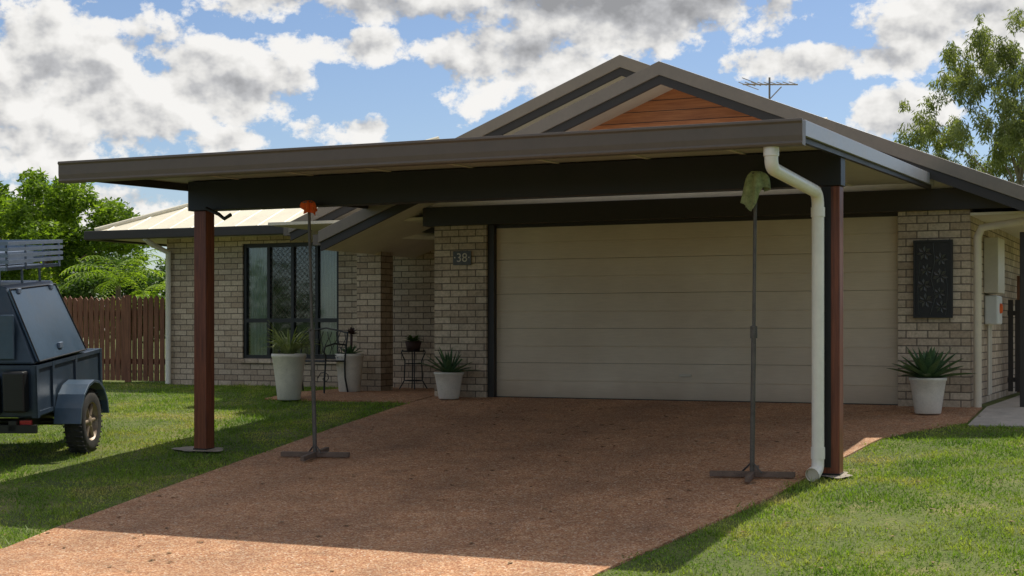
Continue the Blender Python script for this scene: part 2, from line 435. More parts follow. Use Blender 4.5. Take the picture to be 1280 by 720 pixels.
# left wing hip roof
E=2.41; s=4.0
m=MB()
x0,y0,y1=-7.63,1.4,9.4
vs=[(x0,y0,E),(3,y0,E),(3,y1,E),(x0,y1,E),(x0+s,y0+s,E+.42*s),(3,y0+s,E+.42*s)]
m.add(vs,[(0,1,5,4),(1,2,5),(2,3,4,5),(3,0,4),(0,3,2,1)]); m.obj('wing_roof',M_cream,H)
m=MB()
for i in range(17):
    x=-7.4+i*.4
    L=min(s,x-x0)
    m.hexa([(x-.02,y0,E+.002),(x+.02,y0,E+.002),(x+.02,y0+L,E+.42*L),(x-.02,y0+L,E+.42*L),(x-.008,y0,E+.012),(x+.008,y0,E+.012),(x+.008,y0+L,E+.42*L+.012),(x-.008,y0+L,E+.42*L+.012)])
m.obj('wing_roof_ribs',M_cream,H)
m=MB(); m.tube([(x0,y0,E+.02),(x0+s,y0+s,E+.42*s+.03)],.035,n=8); m.obj('hip_cap',M_cream,H)
m=MB(); m.box(-7.75,-3.78,1.28,1.4,2.27,2.41); m.box(-7.75,-7.63,1.4,9.4,2.27,2.41); m.obj('wing_gutter',M_trimd,H,.01)
m=MB(); m.box(-7.63,-3.4,1.4,2.0,2.30,2.33); m.box(-7.63,-6.7,2.0,9.4,2.30,2.33); m.obj('wing_soffit',M_soffit,H)
# window
m=MB()
X0,X1,Z0,Z1=-5.27,-3.55,.42,2.19
for x in (X0,-4.84,-4.41,-3.98,X1-.05): m.box(x,x+.05,2.03,2.10,Z0,Z1)
m.box(X0+.05,X1-.05,2.035,2.095,Z0,Z0+.06); m.box(X0+.05,X1-.05,2.035,2.095,Z1-.06,Z1); m.box(X0+.05,X1-.05,2.032,2.092,.98,1.04)
m.obj('window_frame',M_black,H)
B('window_glass',X0+.03,X1-.03,2.065,2.072,Z0+.03,Z1-.03,M_glass,H)
m=MB()
for (a,b) in ((-5.22,-4.80),(-3.96,-3.6)):
    n=40; vs=[];fs=[]
    for i in range(n+1):
        x=a+(b-a)*i/n; y=2.14+.016*math.sin(i*1.1)+.006*math.sin(i*2.7)
        vs+=[(x,y,Z0+.05),(x,y,Z1)]
    for i in range(n): fs.append((2*i,2*i+2,2*i+3,2*i+1))
    m.add(vs,fs,0,True)
m.obj('curtains',M_curt,H)
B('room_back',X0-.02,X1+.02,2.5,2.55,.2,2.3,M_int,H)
m=MB() # fine diamond security screen in the two middle lights
for (a,b) in ((-4.79,-4.41),(-4.36,-3.98)):
    w=b-a; st=.085
    for i in range(-14,26):
        for sgn in (1,-1):
            zb=1.04+i*st
            lo,hi=1.045,2.125
            t1=(lo-zb)/(sgn*w); t2=(hi-zb)/(sgn*w); t1,t2=min(t1,t2),max(t1,t2)
            ta=max(0,t1); tb=min(1,t2)
            if tb-ta<.05: continue
            m.tube([(a+w*ta,2.05,zb+sgn*w*ta),(a+w*tb,2.05,zb+sgn*w*tb)],.003,n=3,cap=False)
m.obj('security_grille',M_cap,H)
# downpipes
m=MB(); m.tube([(-6.62,1.35,2.28),(-6.62,1.5,2.2),(-6.62,1.93,2.08),(-6.62,1.93,0.02)],.045,n=12)
m.obj('wing_downpipe',M_pvc,H)
m=MB(); m.tube([(6.85,-.3,2.12),(6.5,-.2,2.06),(5.98,-.08,2.0),(5.93,-.06,1.9),(5.93,-.06,0.0)],.045,n=12)
m.obj('garage_downpipe',M_pipec,H)
m=MB(); m.tube([(-2.3,-.2,2.06),(-2.0,.3,2.16),(-1.4,1.2,2.16),(-.95,1.3,2.16)],.05,n=12)
m.obj('porch_pipe',M_pvc,H)
m=MB(); m.box(5.863,6.03,.95,1.55,1.30,1.95); m.obj('meter_box',M_greybox,H,.01)
m=MB(); m.box(5.863,6.02,1.0,1.4,.93,1.27); m.obj('solar_isolator',M_white,H,.02)
m=MB(); m.lathe([(0,.19),(.05,.185),(.06,.17),(.06,.14)],(5.86,1.2,1.12),'x'); m.obj('isolator_dial',M_red,H)
m=MB()
for y in (1.08,1.16,1.3): m.tube([(5.9,y,.93),(5.9,y,.1)],.014,n=8)
m.obj('conduits',M_greybox,H)

# house sign
e=empty('house_number_sign',(-.42,-.135,1.785))
B('plaque',-.13,.13,-.012,.0,-.09,.09,M_slate,e,.004)
cu=bpy.data.curves.new('digits','FONT'); cu.body='·38·'; cu.size=.16; cu.extrude=.003; cu.align_x='CENTER'; cu.align_y='CENTER'
t=bpy.data.objects.new('digits',cu); SC.collection.objects.link(t); t.parent=e; t.rotation_euler=(R(90),0,0); t.location=(0,-.016,0); cu.materials.append(M_greybox)
# wall art
e=empty('wall_art_panel',(5.465,-.15,1.435))
m=MB(); m.box(-.215,.215,-.02,-.0,-.435,.435); m.obj('backing',M_black,e,.004)
m=MB()
for a,b,c,d in ((-.215,.215,-.435,-.41),(-.215,.215,.41,.435)): m.box(a,b,-.035,-.021,c,d)
m.box(-.215,-.19,-.035,-.021,-.41,.41); m.box(.19,.215,-.035,-.021,-.41,.41)
m.obj('frame',M_iron,e)
m=MB(); rs=random.Random(9)
def blossom(cx,cz,r,ph,n=7):
    for i in range(n):
        a=ph+2*math.pi*i/n; w=r*.24
        dx,dz=math.sin(a)*r,math.cos(a)*r; nx,nz=dz/r*w,-dx/r*w
        m.add([(cx+dx*.12,-.03,cz+dz*.12),(cx+dx*.6+nx,-.036,cz+dz*.6+nz),(cx+dx,-.03,cz+dz),(cx+dx*.6-nx,-.036,cz+dz*.6-nz)],[(0,1,2,3)])
for cx,cz,r in ((-.09,.29,.085),(.09,.22,.075),(-.07,.10,.07),(.08,.03,.09),(-.10,-.07,.08),(.07,-.16,.07),(-.08,-.24,.085),(.09,-.31,.075)):
    blossom(cx,cz,r,rs.uniform(0,2))
m.tube([(-.03,-.027,-.40),(.03,-.027,-.2),(-.02,-.027,0),(.02,-.027,.2),(0,-.027,.40)],.006,n=5)
m.tube([(.14,-.027,-.40),(.16,-.027,-.1),(.13,-.027,.12)],.004,n=5); m.tube([(-.15,-.027,-.40),(-.165,-.027,-.1),(-.14,-.027,.2)],.004,n=5)
m.obj('flower_cutwork',simple('grey_flower_metal',(.07,.07,.066),.4,.3),e)
# TV antenna
e=empty('tv_antenna',(2.75,3.0,3.85))
m=MB(); m.tube([(0,0,-.1),(0,0,.5)],.014,n=8)
m.tube([(-.38,0,.43),(.36,.15,.40)],.011,n=6)
for i in range(9):
    x=-.36+i*.085; L=.20-.012*i; z=.43-.0035*i
    m.tube([(x-.06*.3,-L,z+.0),(x+.02,L,z)],.006,n=5)
for i in (0,1): m.tube([(-.3,-.3+.0,.43+.08*i-.04),(-.24,.3,.43+.08*i-.04)],.006,n=5)
m.tube([(-.1,0,.1),(.2,-.12,.34)],.008,n=5)
m.obj('antenna_elements',simple('antenna_alu',(.16,.15,.14),.5,.6),e)

# ---------------------------------------------------------------- CARPORT
C=empty('carport')
zr=lambda y:2.44+.0224*(y+6.3)
m=MB(); xa,xb,ya,yb=-1.56,5.47,-6.2,-.3
m.hexa([(xa,ya,zr(ya)-.075),(xb,ya,zr(ya)-.075),(xb,yb,zr(yb)-.075),(xa,yb,zr(yb)-.075),(xa,ya,zr(ya)-.01),(xb,ya,zr(ya)-.01),(xb,yb,zr(yb)-.01),(xa,yb,zr(yb)-.01)])
m.obj('roof_panels',M_ceil,C)
m=MB()
for i in range(1,8):
    x=xa+i*(xb-xa)/8
    m.hexa([(x-.02,ya+.1,zr(ya)-.083),(x+.02,ya+.1,zr(ya)-.083),(x+.02,yb,zr(yb)-.083),(x-.02,yb,zr(yb)-.083),(x-.02,ya+.1,zr(ya)-.0755),(x+.02,ya+.1,zr(ya)-.0755),(x+.02,yb,zr(yb)-.0755),(x-.02,yb,zr(yb)-.0755)])
m.obj('panel_joints',M_soffit,C)
m=MB(); m.prism_x([(-6.312,2.455),(-6.318,2.435),(-6.305,2.42),(-6.305,2.33),(-6.298,2.285),(-6.308,2.272),(-6.30,2.256),(-6.2,2.255),(-6.2,2.44),(-6.28,2.44),(-6.28,2.455)],-1.6,5.5)
m.obj('front_gutter',M_trim,C,.003)
m=MB()
for sx0,sx1 in ((5.472,5.5),(-1.6,-1.562)):
    a,b=-6.198,-.3
    m.hexa([(sx0,a,zr(a)-.11),(sx1,a,zr(a)-.11),(sx1,b,zr(b)-.11),(sx0,b,zr(b)-.11),(sx0,a,zr(a)+.012),(sx1,a,zr(a)+.012),(sx1,b,zr(b)+.012),(sx0,b,zr(b)+.012)])
m.obj('side_barge',M_side,C,.004)
m=MB()
a,b=-6.15,-.3
for sx0,sx1 in ((5.43,5.468),(-1.558,-1.52)):
    m.hexa([(sx0,a,zr(a)-.15),(sx1,a,zr(a)-.15),(sx1,b,zr(b)-.15),(sx0,b,zr(b)-.15),(sx0,a,zr(a)-.078),(sx1,a,zr(a)-.078),(sx1,b,zr(b)-.078),(sx0,b,zr(b)-.078)])
m.obj('side_channel',M_trimd,C)
B('main_beam',-1.29,5.44,-4.72,-4.55,2.09,2.392,M_black,C,.006)
for i,(x,y) in enumerate(((-1.15,-4.63),(5.35,-4.63))):
    w=.075
    B('post_%d'%(i+1),x-w,x+w,y-w,y+w,zi(y)-.02,2.088,M_merbau,C,.006)
    m=MB(); m.box(x-w-.006,x+w+.006,y-w-.006,y+w+.006,zi(y)-.02,zi(y)+.03); m.obj('post_shoe_%d'%(i+1),M_black,C)
m=MB(); m.box(5.27,5.352,-4.712,-4.706,-.3,2.085); m.obj('post_flashing',M_black,C)
def pad(cx,cy,rx,ry,off,name,sd):
    rs=random.Random(sd); m=MB(); n=40
    ang=[2*math.pi*i/n for i in range(n)]
    rr=[1+.18*math.sin(2*t+sd)+.12*math.sin(5*t+sd*2)+rs.uniform(-.06,.06) for t in ang]
    vs=[(cx+rx*r*math.cos(t),cy+ry*r*math.sin(t),zi(cy+ry*r*math.sin(t))+off) for r,t in zip(rr,ang)]
    m.add(vs,[tuple(range(n))]); m.obj(name,M_cdirt,C)
pad(-1.2,-4.66,.27,.17,.022,'footing_left',2); pad(5.38,-4.66,.15,.14,.021,'footing_right',4)
m=MB(); m.tube([(-1.0,-4.8,2.1),(-.85,-4.8,2.04),(-.78,-4.8,1.99),(-.7,-4.8,2.03)],.02,n=8); m.obj('strap',M_black,C)
def arc(c,a,b,n=6):
    c,a,b=Vector(c),Vector(a),Vector(b); out=[]
    for i in range(n+1):
        t=i/n; out.append(tuple((1-t)**2*a+2*t*(1-t)*c+t*t*b))
    return out
m=MB()
p=[(5.24,-6.22,2.30),(5.24,-6.22,2.19)]+arc((5.24,-6.22,2.10),(5.24,-6.22,2.18),(5.243,-6.13,2.095))[1:]
p+=arc((5.27,-4.83,2.02),(5.268,-4.95,2.03),(5.27,-4.83,1.90))
p+=[(5.27,-4.83,-.22)]+arc((5.27,-4.83,-.33),(5.27,-4.83,-.25),(5.26,-4.93,-.335))[1:]
m.tube(p,.052,n=20)
m.tube([(5.24,-6.22,2.262),(5.24,-6.22,2.19)],.06,n=20); m.tube([(5.27,-4.83,1.9),(5.27,-4.83,1.82)],.059,n=20)
m.tube([(5.27,-4.83,-.12),(5.27,-4.83,-.22)],.059,n=20)
m.obj('downpipe',M_pvc,C)
m=MB(); m.tube([(5.261,-4.92,-.332),(5.255,-4.97,-.345)],.06,n=20,cap=False); m.obj('downpipe_socket',M_pvc,C)
m=MB(); m.tube([(5.258,-4.95,-.341),(5.257,-4.955,-.342)],.052,n=20); m.obj('downpipe_cap',M_greybox,C)
# ---------------------------------------------------------------- props
def prop(x,y,ztop,ragmat,lean,big):
    z0=zi(y)+.016
    e=empty('prop_stand',(x,y,z0))
    m=MB(); h=ztop-z0
    m.tube([(0,0,.05),(lean*.5,0,h*.5)],.021,n=10); m.tube([(lean*.5,0,h*.48),(lean,0,h)],.015,n=10)
    m.tube([(lean*.5-.0,-.05,h*.5),(lean*.5,.05,h*.5)],.008,n=6)
    m.tube([(lean*.5,0,h*.46),(lean*.5,0,h*.5)],.03,n=10)
    m.box(lean-.05,lean+.05,-.04,.04,h,h+.01)
    m.tube([(0,0,.14),(.10,-.05,.05)],.008,n=6); m.tube([(0,0,.14),(-.10,.05,.05)],.008,n=6)
    m.obj('pole',M_steel,e)
    m=MB()
    for ang in (R(8),R(98)):
        c,s=math.cos(ang),math.sin(ang); L=.36 if ang<1 else .3; w=.022
        v=[]
        for zz2 in (.0,.045):
            for (a,b) in ((-L,-w),(L,-w),(L,w),(-L,w)):
                X=a*c-b*s; Y=a*s+b*c
                v.append((X,Y,zz2+.082*Y+.012+(.004 if ang>1 else 0)))
        m.hexa(v)
    m.obj('cross_base',M_rust,e,.004)
    m=MB(); n=40; rings=9; vs=[];fs=[]
    hh=.25 if big else .11; rr=.072 if big else .05
    ph=[.3,1.9,4.0] if big else [1.1,.2,2.2]
    for j in range(rings+1):
        t=j/rings
        for i in range(n):
            a=2*math.pi*i/n
            fold=.30*math.sin(5*a+ph[0]+2*t)+.16*math.sin(9*a+ph[1])
            rad=.004+rr*(min(1,t*4)*.8+.35*t+fold*min(1,t*2.5))
            hem=1+.45*math.sin(a+ph[2])+.22*math.sin(3*a+ph[0])
            vs.append((lean+rad*math.cos(a)*1.15,rad*math.sin(a),h+.022-hh*max(0,t-.12)*hem))
    for j in range(rings):
        for i in range(n):
            i2=(i+1)%n; fs.append((j*n+i,j*n+i2,(j+1)*n+i2,(j+1)*n+i))
    m.add(vs,fs,0,True); m.obj('rag_padding',ragmat,e)
    return e
prop(.33,-4.86,2.11,M_red,-.07,False)
prop(4.74,-4.97,2.19,M_green,.03,True)

# ---------------------------------------------------------------- plants & pots
def pot(m,r0,r1,h,mi=0):
    m.lathe([(0,.0),(r0*.95,0),(r0,.015),(r0+(r1-r0)*.5,h*.5),(r1,h*.9),(r1*1.06,h*.93),(r1*1.06,h),(r1*.92,h),(r1*.9,h-.04)],mi=mi)
    m.lathe([(0,h-.04),(r1*.9,h-.04)],mi=mi+1)
def potted(name,x,y,r0,r1,h,fn,off=.02):
    e=empty(name,(x,y,zi(y)+off))
    m=MB(); pot(m,r0,r1,h); m.obj('pot',[M_pot,M_soil],e)
    m=MB(); fn(m,h); return e,m
def agave(m,h,n=34,L=.34,W=.075,seed=1):
    rs=random.Random(seed)
    for i in range(n):
        t=i/n; az=i*2.39996
        m.leaf((0.02*math.cos(az),.02*math.sin(az),h-.03),az,L*rs.uniform(.85,1.1)*(1-.25*t),W*(1-.2*t),R(10+75*t+rs.uniform(-6,6)),R(-8+20*(1-t)),fold=.3)
def spiky(m,h,n=60,L=.45,seed=2):
    rs=random.Random(seed)
    for i in range(n):
        az=rs.uniform(0,6.28); m.leaf((.05*math.cos(az),.05*math.sin(az),h-.03),az,L*rs.uniform(.6,1.1),.022,R(rs.uniform(50,88)),R(rs.uniform(30,120)),fold=.2)
e,m=potted('potted_spider_plant',-2.62,-.78,.15,.215,.60,lambda m,h:spiky(m,h,90,.5)); m.obj('foliage',M_spiky,e)
e,m=potted('potted_succulent',-2.42,.42,.15,.19,.52,lambda m,h:agave(m,h,22,.2,.05,4))
m.obj('foliage',M_agave,e)
m=MB(); m.tube([(.02,0,.5),(.03,0,.78)],.018,n=8)
for i in range(16):
    m.leaf((.03,0,.78),i*2.4,.11,.05,R(5+i*4.5),R(-10))
m.obj('rosette_stem',simple('purple_aeonium',(.07,.035,.035),.5),e)
e,m=potted('potted_aloe',-.50,-.36,.13,.18,.34,lambda m,h:agave(m,h,24,.44,.055,5)); m.obj('foliage',M_agave,e)
e,m=potted('potted_agave',5.50,-.72,.14,.19,.39,lambda m,h:agave(m,h,38,.48,.095,6)); m.obj('foliage',M_agave,e)

# wrought iron garden bench
e=empty('garden_bench',(-2.82,.12,.022),(0,0,R(-12)))
m=MB(); w=.42
for sx in (-w,w):
    m.tube([(sx,-.22,0),(sx*.97,-.20,.2),(sx,-.19,.42)],.012,n=6)
    m.tube([(sx,.24,0),(sx*.97,.20,.2),(sx,.18,.42),(sx,.24,.82)],.012,n=6)
    m.tube([(sx,.21,.64),(sx,-.02,.66),(sx,-.2,.62),(sx,-.23,.55),(sx,-.19,.5),(sx,-.19,.42)],.012,n=6)
m.tube([(-w,-.19,.42),(w,-.19,.42)],.012,n=6); m.tube([(-w,.18,.42),(w,.18,.42)],.012,n=6)
m.tube([(-w,.24,.8),(-w*.5,.25,.84),(0,.26,.87),(w*.5,.25,.84),(w,.24,.8)],.012,n=6)
for i in range(9):
    y=-.17+i*.042; m.box(-w,w,y,y+.02,.422,.43)
for i in range(10):
    x=-w+.06+i*(2*w-.12)/9
    m.tube([(x,.19,.46),(x+.03*(-1)**i,.21,.6),(x-.03*(-1)**i,.23,.72),(x,.245,.82)],.006,n=5)
m.tube([(-w,.195,.5),(w,.195,.5)],.008,n=6)
for sx in (-w,w):
    pts=[(sx*.97-(.12-.012*k)*math.cos(k*.8)*(1 if sx>0 else -1),-.2,.2+(.1-.01*k)*math.sin(k*.8)) for k in range(9)]
    m.tube(pts,.006,n=5)
m.obj('iron_frame',M_iron,e)
# plant stand
e=empty('plant_stand',(-2.08,1.62,.022))
m=MB()
for a in range(4):
    t=a*math.pi/2+.6; c,s2=math.cos(t),math.sin(t)
    m.tube([(.2*c,.2*s2,0),(.13*c,.13*s2,.12),(.12*c,.12*s2,.4),(.17*c,.17*s2,.52),(.15*c,.15*s2,.56)],.009,n=6)
for z,r in ((.12,.13),(.54,.17),(.36,.12)):
    m.tube([(r*math.cos(k*math.pi/8),r*math.sin(k*math.pi/8),z) for k in range(17)],.008,n=6)
m.lathe([(0,.53),(.16,.53),(.16,.54),(0,.54)])
m.obj('iron_stand',M_iron,e)
m=MB(); m.lathe([(0,.545),(.09,.545),(.12,.68),(.11,.68),(.10,.65),(0,.65)]); m.obj('bowl',simple('terracotta_dark',(.08,.04,.03),.7),e)
m=MB()
for i in range(26): m.leaf((.02*math.cos(i),.02*math.sin(i),.65),i*2.4,.17,.04,R(20+i*2),R(40))
m.obj('foliage',M_leafd,e)

# ---------------------------------------------------------------- fence + gate
e=empty('timber_fence',(0,2.55,0))
m=MB(); x=-16.0; rs=random.Random(5)
while x<-6.76:
    h=1.42+rs.uniform(-.02,.02); w=.088
    m.prism_y([(x,.03),(x+w,.03),(x+w,h-.05),(x+w*.5,h),(x,h-.05)],0,.018); x+=.112
for z in (.3,1.1): m.box(-16,-6.76,.02,.06,z,z+.09)
for i in range(5): m.box(-16+i*2.3,-15.9+i*2.3,.06,.16,0,1.4)
m.box(-7.95,-7.83,-.03,-.002,0,1.44)
m.obj('pickets',M_fence,e)
e=empty('side_gate',(6.42,.15,0))
m=MB(); m.box(-.06,.06,-.06,.06,0,1.95); m.obj('gate_post',M_trimd,e,.006)
m=MB()
for i in range(5): m.box(-.49+i*.085,-.43+i*.085,2.6,2.62,.08,1.25)
m.box(-.5,-.02,2.62,2.65,.2,.26); m.box(-.5,-.02,2.62,2.65,1.05,1.11)
m.obj('gate_slats',M_trimd,e)
e=empty('side_fence',(6.5,4.0,0))
m=MB()
for i in range(28): m.box(-.6+i*.11,-.51+i*.11,0,.018,.02,1.6+.01*(i%3))
m.box(-.6,2.5,.02,.06,.4,.48); m.box(-.6,2.5,.02,.06,1.2,1.28); m.obj('palings',M_fence,e)

# ---------------------------------------------------------------- trailer
T=empty('camper_trailer',(-2.25,-5.85,zi(-5.85)),(R(4.2),0,R(21.5)))
m=MB(); m.box(-1.7,0,0,1.95,.48,1.0); m.obj('tub',M_blue,T,.015)
m=MB()
for z in (.5,.96): m.box(-1.72,.015,-.015,1.965,z,z+.04)
for x in (-1.72,-1.2,-.65,-.045): m.box(x,x+.06,-.018,0,.48,1.0)
for y in (-.018,.42,1.1,1.9): m.box(0,.018,y,y+.06,.48,1.0)
m.obj('tub_ribs',M_blue,T)
def cano(z0,z1,i0,i1):
    f=lambda z,ins:[(-1.7+ins,.0+ins*.35,z),(0-ins,.0+ins*.35,z),(0-ins,1.5-ins*.2,z),(-1.7+ins,1.5-ins*.2,z)]
    return f(z0,i0)+f(z1,i1)
m=MB(); m.hexa(cano(1.01,1.78,.01,.33)); m.obj('canopy',M_blue,T,.02)
def onside(y,z,o):
    t=(z-1.01)/.77; x=-.01-.32*t; n=Vector((.77,0,.32)).normalized()
    return (x+n.x*o,y,z+n.z*o)
m=MB(); a0,a1=.06,1.45; z0,z1=1.02,1.73
m.hexa([onside(a0,z0,.002),onside(a0+.04,z1,.002),onside(a1-.08,z1,.002),onside(a1,z0,.002),onside(a0,z0,.03),onside(a0+.04,z1,.03),onside(a1-.08,z1,.03),onside(a1,z0,.03)])
m.obj('side_lid',M_bluel,T,.012)
m=MB()
def bar(y0,z0,y1,z1,o=.034,r=.008): m.tube([onside(y0,z0,o),onside(y1,z1,o)],r,n=6)
bar(a0,z0,a1,z0);bar(a1,z0,a1-.08,z1);bar(a0+.04,z1,a1-.08,z1);bar(a0,z0,a0+.04,z1)
m.obj('lid_seal',M_black,T)
m=MB(); p1=onside(.75,1.14,.045); m.box(p1[0]-.01,p1[0]+.02,.70,.80,1.11,1.17)
for y in (.3,1.2):
    p2=onside(y,1.70,.04); m.box(p2[0]-.02,p2[0]+.01,y-.04,y+.04,p2[2]-.02,p2[2]+.03)
m.obj('lid_latch',M_alu,T,.005)
m=MB(); m.box(-1.1,-.2,-.03,0,1.06,1.5); m.obj('end_hatch',M_bluel,T,.01)
m=MB(); m.box(-.28,-.06,-.16,-.02,.55,.95); m.box(-.62,-.34,-.14,-.02,.52,.9); m.obj('storage_boxes',M_black,T,.02)
m=MB(); m.box(-.16,-.04,-.05,-.015,.38,.46); m.obj('tail_light',simple('red_lens',(.4,.02,.02),.3),T,.005)
m=MB()
for x in (-1.5,-.25): m.box(x,x+.08,-.1,2.6,.36,.46)
m.box(-1.7,0.02,-.1,-.04,.34,.42); m.box(-1.7,.0,1.0,1.06,.36,.46)
m.tube([(-1.4,2.6,.41),(-.85,3.7,.41)],.04,n=8); m.tube([(-.25,2.6,.41),(-.85,3.7,.41)],.04,n=8)
m.tube([(-1.6,.85,.33),(-.05,.85,.33)],.035,n=8)
m.obj('chassis',M_black,T)
m=MB(); poly_o=[];poly_i=[]
for k in range(9):
    a=math.pi*(.02+.96*k/8); poly_o.append((.85+.43*math.cos(a)*1.08,.34+.43*math.sin(a)*1.0)); poly_i.append((.85+.40*math.cos(a)*1.08,.34+.40*math.sin(a)))
m.prism_x(poly_o+poly_i[::-1],0.022,.30); m.obj('mudguard',M_bluel,T,.004)
def wheel(xc,yc,zc,side):
    m=MB(); w=.105
    m.lathe([(.20,-w*.9),(.26,-w),(.315,-w*.85),(.335,-w*.55),(.34,0),(.335,w*.55),(.315,w*.85),(.26,w),(.20,w*.9)],(xc,yc,zc),'x',0,40)
    for k in range(36):
        a=2*math.pi*k/36
        for s2 in (-1,1):
            p=[(xc+s2*.02,yc+.338*math.cos(a),zc+.338*math.sin(a)),(xc+s2*.095,yc+.332*math.cos(a+.05),zc+.332*math.sin(a+.05))]
            m.tube(p,.011,n=4)
    m.obj('tyre',M_tyre,T)
    m=MB(); o=side*w
    m.lathe([(.205,o*.9),(.195,o*.75),(.18,o*.35),(.12,o*.3),(.07,o*.55),(.05,o*.75),(0,o*.8)],(xc,yc,zc),'x',0,32)
    for k in range(6):
        a=2*math.pi*k/6
        m.tube([(xc+o*.55,yc+.06*math.cos(a),zc+.06*math.sin(a)),(xc+o*.55,yc+.19*math.cos(a),zc+.19*math.sin(a))],.024,n=6)
    m.obj('rim',M_rim,T)
wheel(.17,.85,.335,1); wheel(-1.87,.85,.335,-1)
m=MB()
for x in (-1.34,-.9,-.42):
    for y in (.2,.8,1.3): m.tube([(x,y,1.78),(x,y,1.93)],.014,n=6)
for i in range(9): m.box(-1.5+i*.145,-1.43+i*.145,.0,1.5,1.93,1.96)
for z in (2.0,2.06,2.12,2.18):
    m.box(-1.55,-.26,-.03,0,z,z+.035); m.box(-.26,-.23,-.03,1.5,z,z+.035); m.box(-1.55,-.26,1.5,1.53,z,z+.035)
for y in (0,.5,1.0,1.47): m.box(-.275,-.262,y,y+.03,1.93,2.21)
m.box(-1.3,-.5,.1,1.35,1.97,2.10)
m.obj('roof_rack',M_alu,T)

# ---------------------------------------------------------------- vegetation
def leaves(centers,rad,count,size,droop=0.0,aspect=.45,flat=.75):
    n=len(centers); pr=rad**2; pr=pr/pr.sum(); idx=rng.choice(n,count,p=pr)
    d=rng.normal(size=(count,3)); d/=np.linalg.norm(d,axis=1)[:,None]
    rr=rad[idx]*rng.random(count)**.45
    p=centers[idx]+d*rr[:,None]*np.array([1,1,flat])
    ax=rng.normal(size=(count,3)); ax[:,2]=ax[:,2]*.5-droop; ax/=np.linalg.norm(ax,axis=1)[:,None]
    b=np.cross(ax,rng.normal(size=(count,3))); b/=np.linalg.norm(b,axis=1)[:,None]
    L=(size*rng.uniform(.6,1.3,count))[:,None]; W=L*aspect
    V=np.stack([p,p+ax*L*.5+b*W*.5,p+ax*L,p+ax*L*.5-b*W*.5],1)
    return V.reshape(-1,3)
def tree(name,base,trunk_h,crown_c,crown_r,nb,clr,count,size,lm,bm,droop=0,r0=.16,seed=1,aspect=.45,flat=.75,sub=0):
    rs=random.Random(seed)
    e=empty(name,base); m=MB()
    top=Vector((0,0,trunk_h)); cc=Vector(crown_c)
    m.tube([(0,0,-.1),(.05,.02,trunk_h*.5),tuple(top),tuple(top+(cc-top)*.5)],[r0,r0*.85,r0*.7,r0*.45],n=10)
    cs=[]
    for i in range(nb):
        while True:
            v=Vector((rs.uniform(-1,1),rs.uniform(-1,1),rs.uniform(-1,1)))
            if .35<v.length<1: break
        c=cc+Vector((v.x*crown_r[0],v.y*crown_r[1],v.z*crown_r[2]))
        cs.append(c)
        s0=top+(cc-top)*rs.uniform(0,.5); mid=s0.lerp(c,.5)+Vector((rs.uniform(-.2,.2),rs.uniform(-.2,.2),rs.uniform(.0,.3)))
        if i%2==0:
            m.tube([tuple(s0),tuple(mid),tuple(c)],[r0*.26,r0*.13,r0*.05],n=6,cap=False)
        for j in range(sub):
            q=c+Vector((rs.gauss(0,.45),rs.gauss(0,.45),rs.gauss(-.1,.35))); cs.append(q)
            if j%2==0: m.tube([tuple(mid.lerp(c,.7)),tuple(q)],[r0*.06,r0*.025],n=4,cap=False)
    m.obj('trunk_and_limbs',bm,e)
    C2=np.array([tuple(c) for c in cs]); rad=np.array([clr*rs.uniform(.5,1.35) for _ in cs])
    tris('leaves',leaves(C2,rad,count,size,droop,aspect,flat),4,lm,e)
    return e
tree('leafy_tree',(-16.3,9.8,0),1.6,(0,0,3.0),(2.5,2.2,1.45),90,.42,46000,.13,M_leafb,M_bark,.1,.16,3)
tree('leafy_tree',(-19.5,10.5,0),1.4,(0,0,2.7),(2.4,2.2,1.5),50,.5,20000,.16,M_leafb,M_bark,.1,.16,5)
tree('shrub',(-12.6,8.2,0),.8,(0,0,1.6),(1.9,1.2,.9),50,.33,20000,.10,M_leafd,M_bark,0,.07,8)
tree('gum_tree',(3.7,24.5,0),4.2,(0,0,6.6),(2.8,2.2,1.8),48,.24,36000,.15,M_gum,M_barkg,1.3,.12,11,.24,1.3,4)
tree('gum_tree',(1.7,25.5,0),3.6,(0,0,5.25),(.8,.8,.5),10,.2,5000,.14,M_gum,M_barkg,1.2,.08,12,.24,1.2,3)
def palm(x,y,h,n,L,seed):
    rs=random.Random(seed); e=empty('palm',(x,y,0)); m=MB(); m.tube([(0,0,0),(.05,0,h*.5),(0,0,h)],[.08,.06,.05],n=8); m.obj('trunk',M_bark,e)
    m=MB()
    for i in range(n):
        az=i*2.4; el=R(rs.uniform(15,80)); p=Vector((0,0,h)); dr=R(rs.uniform(60,110)); seg=14
        for j in range(seg):
            t=j/seg; ee=el-dr*t; d=Vector((math.cos(az)*math.cos(ee),math.sin(az)*math.cos(ee),math.sin(ee)))
            q=p+d*(L/seg)
            for sg in (-1,1):
                m.leaf(tuple(q),az+sg*1.0,.32*math.sin(math.pi*(t*.85+.12)),.03,ee*.4-.1,R(45),seg=3)
            m.tube([tuple(p),tuple(q)],.008,n=4,cap=False); p=q
    m.obj('fronds',M_leafb,e)
palm(-10.6,5.6,1.7,16,1.3,2); palm(-9.6,5.2,1.35,13,1.1,4)
cs=[];rr=[]
for i in range(420):
    a=rng.uniform(0,2*math.pi); dd=rng.uniform(75,110)
    back=math.cos(a)<.2  # unseen trees behind the camera, added taller to darken window reflections
    cs.append((8.27+dd*math.sin(a),-17.55+dd*math.cos(a),rng.uniform(.3,5 if back else 2.6))); rr.append(rng.uniform(1.2,2.4)*(1.4 if back else 1))
tris('distant_and_reflected_trees',leaves(np.array(cs),np.array(rr),50000,.7),4,M_leafd)

